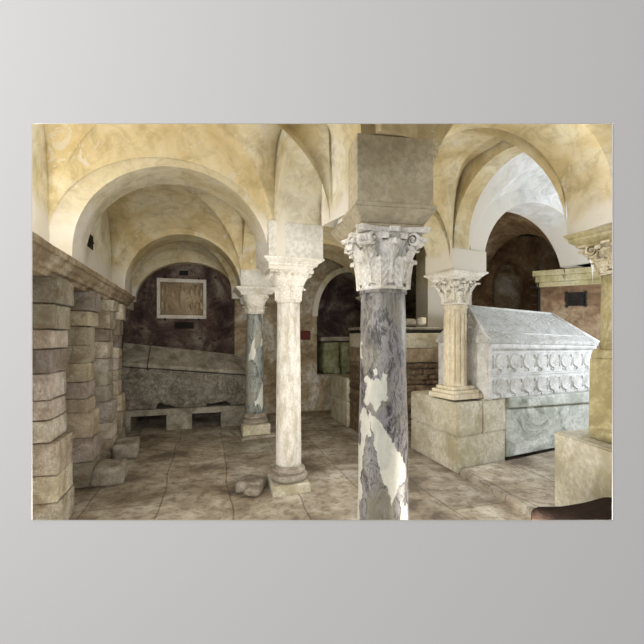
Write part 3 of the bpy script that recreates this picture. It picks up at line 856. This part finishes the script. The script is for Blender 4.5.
tube(bm, (-.03,-.03,zl+.05), (.12,Ds*.52,zr), .02); tube(bm, (Ls+.03,-.03,zl), (Ls-.35,Ds*.52,zr-.05), .02)
tube(bm, (.12,Ds*.52,zr), (Ls-.35,Ds*.52,zr-.05), .018); tube(bm, (.10,.06,zl+.13), (Ls-.10,.06,zl+.08), .010)
link('border', bm, M_['sarc'], lid, smooth=True)
bm = bmesh.new()
prism(bm, [(.345,.07),(Ls+.10,.07),(Ls+.10,.60),(.345,.66)], lambda x,z:(x,.03,z), lambda x,z:(x,Ds,z))
link('base', bm, M_['sarcbase'], t, bevel=.02)
bm = bmesh.new(); prism(bm, [(.35,.665),(Ls+.05,.605),(Ls+.05,.765),(.35,.787)], lambda x,z:(x,-.02,z), lambda x,z:(x,Ds,z))
link('slab', bm, M_['sarcbase'], t, bevel=.02)

# ------------------------------------------------------------------ left sarcophagus and bench
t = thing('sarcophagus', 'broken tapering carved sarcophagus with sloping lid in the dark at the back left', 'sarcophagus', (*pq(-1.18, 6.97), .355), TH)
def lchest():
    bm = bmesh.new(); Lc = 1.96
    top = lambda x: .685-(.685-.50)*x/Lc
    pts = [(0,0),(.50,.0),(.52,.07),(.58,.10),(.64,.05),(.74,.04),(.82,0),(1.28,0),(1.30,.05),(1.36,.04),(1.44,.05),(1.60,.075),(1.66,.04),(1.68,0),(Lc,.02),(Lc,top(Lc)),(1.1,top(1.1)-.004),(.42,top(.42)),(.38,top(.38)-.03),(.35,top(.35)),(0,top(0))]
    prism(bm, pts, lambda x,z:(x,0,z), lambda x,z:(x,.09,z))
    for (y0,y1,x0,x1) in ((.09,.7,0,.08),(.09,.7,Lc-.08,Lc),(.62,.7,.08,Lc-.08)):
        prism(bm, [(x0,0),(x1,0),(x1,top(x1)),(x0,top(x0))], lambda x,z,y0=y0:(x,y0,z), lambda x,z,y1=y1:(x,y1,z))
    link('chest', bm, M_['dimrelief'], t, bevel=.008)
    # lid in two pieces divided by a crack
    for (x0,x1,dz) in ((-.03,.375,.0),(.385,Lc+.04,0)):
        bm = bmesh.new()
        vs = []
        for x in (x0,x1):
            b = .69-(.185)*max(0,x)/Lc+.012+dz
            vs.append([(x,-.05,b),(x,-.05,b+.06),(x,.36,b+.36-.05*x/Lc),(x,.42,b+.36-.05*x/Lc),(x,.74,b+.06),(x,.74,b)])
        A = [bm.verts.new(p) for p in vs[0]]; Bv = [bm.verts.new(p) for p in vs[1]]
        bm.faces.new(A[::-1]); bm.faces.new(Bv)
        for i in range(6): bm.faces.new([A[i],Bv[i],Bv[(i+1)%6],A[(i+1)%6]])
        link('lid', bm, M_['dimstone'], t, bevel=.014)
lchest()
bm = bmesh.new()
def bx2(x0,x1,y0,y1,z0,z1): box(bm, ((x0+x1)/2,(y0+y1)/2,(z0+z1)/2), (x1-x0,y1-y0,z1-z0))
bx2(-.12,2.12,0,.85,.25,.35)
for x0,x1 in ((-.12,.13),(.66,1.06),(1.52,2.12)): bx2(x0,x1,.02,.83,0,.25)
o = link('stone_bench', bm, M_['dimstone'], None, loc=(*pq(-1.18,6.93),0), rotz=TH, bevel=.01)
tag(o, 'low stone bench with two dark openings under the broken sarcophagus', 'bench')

# carved panel on the back wall
def panel():
    s0, s1, z0, z1 = -1.15-(-1.9)+.40, -1.15-(-1.9)+1.27, 1.86, 2.60
    w = s1-s0; h = z1-z0
    c = bw((s0+s1)/2, z0, -.05)
    t = thing('relief_panel', 'square pale framed stone relief of standing figures hanging on the dark back wall', 'relief', (c.x,c.y,c.z), TH)
    bm = bmesh.new(); b = .065
    for (x0,x1,a0,a1) in ((-w/2,w/2,0,b),(-w/2,w/2,h-b,h),(-w/2,-w/2+b*.9,b,h-b),(w/2-b*.9,w/2,b,h-b)): box(bm, ((x0+x1)/2,0,(a0+a1)/2), (x1-x0,.08,a1-a0))
    link('frame', bm, M_['panelframe'], t, bevel=.006)
    bm = bmesh.new(); box(bm, (0,.02,h/2), (w-2*b*.9,.04,h-2*b))
    # figures: central one under an arch, three each side
    def blob(x,z,sx_,sz_,d=.03):
        d *= 1.9
        bmesh.ops.create_uvsphere(bm, u_segments=12, v_segments=8, radius=1, matrix=Matrix.Translation((x,0,z)) @ Matrix.Diagonal((sx_,d,sz_,1)))
    blob(0,h*.5,.062,.19,.03); blob(0,h*.80,.032,.04,.035)
    for k in range(10):
        a = PI*(.05+.9*k/9); blob(.105*math.cos(a), h*.48+.24*math.sin(a), .016,.022,.022)
    for s in (-1,1):
        for j,(xx,zz) in enumerate(((.17,.30),(.27,.28),(.34,.33),(.17,.66),(.26,.70),(.34,.66))):
            blob(s*xx, h*zz, .034,.085,.026); blob(s*xx+.008*s, h*zz+.10, .02,.024,.03)
            blob(s*(xx-.03), h*zz+.02, .03,.012,.03)
    link('carving', bm, M_['panelrelief'], t, smooth=True)
    for x in (-w*.34, w*.34):
        for z in (-.012, h+.012):
            bm = bmesh.new(); box(bm, (x,-.01,z), (.03,.07,.035)); link('clamp', bm, M_['iron'], t)
panel()
# dark plates above and below the panel, painted as shade inside sockets
for (s, z, w, h, lab) in ((1.62,2.72,.16,.09,'small dark plate painted as the shade of a socket just above the carved panel'),(1.62,1.74,.34,.12,'wide dark plate painted as the shade of a socket just below the carved panel')):
    bm = bmesh.new(); p = bw(s, z, -.004); rough_box(bm, (0,0,0), (w,.012,h), 0, .012, 3, s*z, bev=.004)
    o = link('socket_shade', bm, M_['dark'], None, loc=p, rotz=TH); tag(o, lab, 'socket')

# red box on the back wall
p = bw(3.96, 1.555, -.05)
t = thing('alarm_box', 'small dark red box fixed to the buff back wall beside the recess', 'box', (p.x,p.y,p.z-.09), TH)
bm = bmesh.new(); box(bm, (0,0,.09), (.20,.08,.18)); link('housing', bm, M_['red'], t, bevel=.012)
bm = bmesh.new(); box(bm, (0,-.045,.09), (.10,.012,.08)); link('face', bm, M_['red'], t, bevel=.004)

# mossy stone chests standing in the recess
for k, s in enumerate((4.56, 4.95, 5.34)):
    p = bw(s, .745, .30)
    bm = bmesh.new(); rough_box(bm, (0,0,.34), (.34,.5,.66), 0, .02, 3, 30+k, bev=.05)
    rough_box(bm, (0,-.24,.07), (.35,.12,.13), 0, .015, 3, 40+k, bev=.03)
    o = link('stone_chest', bm, M_['green'], None, loc=p, rotz=TH)
    tag(o, ['mossy upright stone block in the recess, leftmost of the three', 'mossy upright stone block in the recess, hidden middle of the three', 'mossy upright stone block in the recess, rightmost of the three'][k], 'stone', 'mossy blocks in the arched recess')
p = bw(4.95, 1.43, .28)
bm = bmesh.new(); rough_box(bm, (0,0,.05), (1.25,.5,.09), 0, .012, 4, 50); tag(link('stone_slab', bm, M_['dimstone'], None, loc=p, rotz=TH), 'long stone slab lying across the mossy blocks in the recess', 'slab')
# low block wall in front of recess, and taller tomb block right of it
def rect_masonry(name, lab, cat, origin, rz, rows, depth, mat='rubble'):
    t = thing(name, lab, cat, (*origin, 0), rz)
    for (pn, x0, x1, z0, z1, m, am, nb) in rows:
        bm = bmesh.new(); lay = bm.loops.layers.float_color.new('tint')
        if nb:
            rr = random.Random(int(z0*100)+5); z = z0
            while z < z1-.03:
                h = min(rr.uniform(.07,.12), z1-z); x = x0
                while x < x1:
                    w = min(rr.uniform(.10,.24), x1-x+.02)
                    g = rr.uniform(.55,1.15); rough_box(bm, (x+w/2, depth/2+rr.uniform(-.03,.02), z+h/2), (w*.94,depth,h*.9), 0, .018, 1, rr.random()*50, (g,g*.93,g*.84), lay, .02)
                    x += w
                z += h
            box(bm, ((x0+x1)/2, depth/2+.03, (z0+z1)/2), (x1-x0-.04, depth-.06, z1-z0-.01))
            for f in bm.faces:
                for l in f.loops:
                    if l[lay][3] == 0: l[lay] = (.45,.38,.3,1)
        else:
            rough_box(bm, ((x0+x1)/2, depth/2, (z0+z1)/2), (x1-x0, depth, z1-z0), 0, am, 3, x0+z0, (1,1,1), lay)
        link(pn, bm, M_[m], t)
    return t
rect_masonry('masonry_tomb', 'tall masonry tomb of pale slabs over rubble behind the plinth', 'tomb', (.62, 5.95), R_(12),
    [('rubble_course', 0,1.75,0,1.12,'rubble',0,True),('stone_course',0,1.75,1.125,1.34,'cornice',.008,False),('stone_course',0,1.75,1.345,1.575,'block',.008,False),
     ('painted_shadow_gap',.03,1.72,1.578,1.625,'iron',0,False),('top_slab',-.02,1.78,1.628,1.67,'dimstone',.006,False)], .8)  # solid dark strip painted as the shadow below the top slab
t = rect_masonry('low_stone_wall', 'low block of pale squared stone beneath the arched recess', 'wall', (.42, 6.75), R_(17), [('stone_block',0,.30,0,.42,'block',.008,False),('stone_block',0,.32,.425,.82,'block',.008,False)], .9)
# worn fragments on the tomb top
bm = bmesh.new(); rough_box(bm, (1.30,6.30,1.745), (.34,.16,.11), .3, .02, 3, 61, bev=.03); tag(link('stone_fragment', bm, M_['dimstone']), 'long dark stone fragment lying on top of the masonry tomb', 'fragment')
bm = bmesh.new(); rough_box(bm, (1.58,6.33,1.76), (.11,.10,.12), .6, .02, 3, 67, bev=.025); tag(link('stone_fragment', bm, M_['capstone']), 'small white stone fragment on top of the masonry tomb, nearer the beige column', 'fragment')
# pale plaster pier behind the tomb
bm = bmesh.new(); box(bm, (2.35, 7.75, 1.85), (.9,.5,3.7), R_(12)); struct('wall_back', bm, M_['sidewall'], label='pale stained plaster pier behind the masonry tomb')

# ------------------------------------------------------------------ left wall piers and cornice
def pier(q0, q1, label, seed, face=-1.05, zt=1.97):
    rr = random.Random(seed)
    bm = bmesh.new(); lay = bm.loops.layers.float_color.new('tint')
    z = 0
    while z < zt-.02:
        h = rr.uniform(.13,.22)
        if z < .5: h = rr.uniform(.2,.28)
        if zt-z-h < .1: h = zt-z
        u = z/zt
        # lower courses proud, waist, flared corbel at the top
        if u < .32: f = face+.02
        elif u < .66: f = face-.03
        else: f = face-.03+.10*((u-.66)/.34)**1.3
        f += rr.uniform(-.007,.007)
        cq = (q0+q1)/2; dq = (q1-q0)
        splits = [0, 1] if rr.random() < .5 else [0, rr.uniform(.35,.65), 1]
        pd = -1.72
        for a, b in zip(splits[:-1], splits[1:]):
            p0 = pd+(f-pd)*a; p1 = pd+(f-pd)*b
            c = pq((p0+p1)/2, cq)
            g = rr.uniform(.6,1.2); tn = (g, g*rr.uniform(.93,.99), g*rr.uniform(.82,.97))
            rough_box(bm, (c.x,c.y,z+h/2), (p1-p0-.004, dq*rr.uniform(.98,1.02), h-.007), TH, .011, 3, rr.random()*90, tn, lay, .008, 7)
        z += h
    # mortar core
    c = pq((-1.72+face-.05)/2, (q0+q1)/2)
    vs = box(bm, (c.x,c.y,zt/2), (face-.05+1.72-.05, (q1-q0)-.02, zt-.02), TH)
    for v in vs:
        for l in v.link_loops: l[lay] = (.42,.34,.26,1)
    return tag(link('stone_pier', bm, M_['pier']), label, 'pier')
pier(3.50, 3.90, 'broad rough stone pier at the left edge, nearest of the row under the cornice', 11)
pier(4.52, 4.83, 'rough stone pier under the cornice, second from the left edge, fully lit blocks', 12)
pier(5.45, 5.80, 'narrow stone pier under the cornice, third from the left edge', 13)
pier(6.12, 6.40, 'narrowest stone pier under the cornice, beside the broken sarcophagus', 14)
for (q, lab) in ((4.68,'rough foot stone at the base of the second pier'),(5.62,'rough foot stone at the base of the third pier')):
    c = pq(-.90, q); bm = bmesh.new(); rough_box(bm, (c.x,c.y,.09), (.30,.42,.2), TH+.1, .03, 3, q, bev=.05)
    tag(link('foot_stone', bm, M_['basestone']), lab, 'stone')
# cornice
bm = bmesh.new()
prof = [(-1.80,1.97),(-1.10,1.97),(-1.09,2.00),(-1.055,2.01),(-1.05,2.04),(-1.02,2.06),(-1.01,2.10),(-.985,2.105),(-.98,2.15),(-1.12,2.152),(-1.80,2.152)]
def cf(q): return lambda p, z: (*pq(p,q), z)
nq = 26
rings = []
for i in range(nq+1):
    q = 2.6+(6.95-2.6)*i/nq
    ring = []
    for (p,z) in prof:
        v = Vector((*pq(p,q), z)); v += noise.noise_vector(v*4)*.010 if p > -1.5 else Vector((0,0,0))
        ring.append(bm.verts.new(v))
    rings.append(ring)
for i in range(nq):
    for k in range(len(prof)): bm.faces.new([rings[i][k], rings[i+1][k], rings[i+1][(k+1)%len(prof)], rings[i][(k+1)%len(prof)]])
bm.faces.new(rings[0][::-1]); bm.faces.new(rings[-1])
cut_front(bm, YC)
trim_n[0] += 1
struct('trim_%d' % trim_n[0], bm, M_['cornice'], label='weathered moulded cornice along the left wall above the piers')
# vent in the left lunette
c = pq(-1.148, 4.89); bm = bmesh.new()
t = thing('wall_vent', 'small dark square vent in the plaster above the left cornice', 'vent', (c.x,c.y,2.56), TH)
bm.free(); bm = bmesh.new(); box(bm, (0,0,0), (.014,.30,.15)); link('opening', bm, M_['dark'], t)  # dark plate, its colour stands for the shade inside the vent
bm = bmesh.new(); box(bm, (.012,0,0), (.012,.28,.018)); link('bar', bm, M_['iron'], t)

# ------------------------------------------------------------------ lights
def lamp(name, loc, power, color, radius=.15, kind='POINT', target=None, spot=None, size=None):
    l = bpy.data.lights.new(name, kind); l.energy = power; l.color = color
    if kind in ('POINT','SPOT'): l.shadow_soft_size = radius
    if kind == 'AREA': l.shape = 'RECTANGLE'; l.size, l.size_y = size
    if kind == 'SPOT': l.spot_size = R_(spot); l.spot_blend = .6
    o = bpy.data.objects.new(name, l); C.objects.link(o); o.location = loc
    if target is not None:
        o.rotation_euler = (Vector(target)-Vector(loc)).to_track_quat('-Z','Y').to_euler()
    return o
warm = (1,.86,.66); neut = (1,.95,.86); cool = (.86,.93,1)
lamp('floodlight_left', (-1.15,2.36,.36), 26, neut, .10)
lamp('floodlight_over_cornice', (-1.84,2.46,2.42), 17, neut, .06)
lamp('floodlight_high', (-.75,2.35,2.82), 12, neut, .10)
lamp('floodlight_centre', (1.25,2.45,.30), 34, neut, .12)
lamp('floodlight_right', (4.35,4.15,1.8), 175, cool, .10)
lamp('floodlight_behind_column', (.66,4.1,1.25), 24, neut, .06)
lamp('floodlight_right_high', (1.55,2.40,2.70), 8, neut, .10)
lamp('floodlight_behind_white_column', (-.38,4.6,2.08), 14, neut, .04)
lamp('fill_far_right', (2.03,6.05,2.16), 12, warm, .05)  # added fill without a known source, brightens the blocked arch
# photographer's floodlight shining in through the opening
lamp('floodlight_front', (.05,-.1,1.6), 330, neut, .10, 'SPOT', (-.42,2.1,1.55), 42)
# light on the grey wall
lamp('gallery_light', (-4.4,-2.6,3.8), 215, (1,.99,.99), kind='AREA', target=(-1.0,2.1,1.2), size=(3.0,3.0))
w = bpy.data.worlds.new('World'); sc.world = w; w.use_nodes = True
w.node_tree.nodes['Background'].inputs['Color'].default_value = (1,.985,.975,1)
w.node_tree.nodes['Background'].inputs['Strength'].default_value = .45

# ------------------------------------------------------------------ camera
cam = bpy.data.cameras.new('Camera'); co = bpy.data.objects.new('Camera', cam); C.objects.link(co)
co.location = (0,0,1.5); co.rotation_euler = (R_(90),0,0)
cam.sensor_width = 36; cam.lens = 400/644*36; cam.shift_y = 16/644; cam.clip_start = .05
sc.camera = co
sc.view_settings.view_transform = 'Standard'; sc.view_settings.look = 'None'
sc.view_settings.exposure = 0; sc.view_settings.gamma = 1; sc.view_settings.use_curve_mapping = False
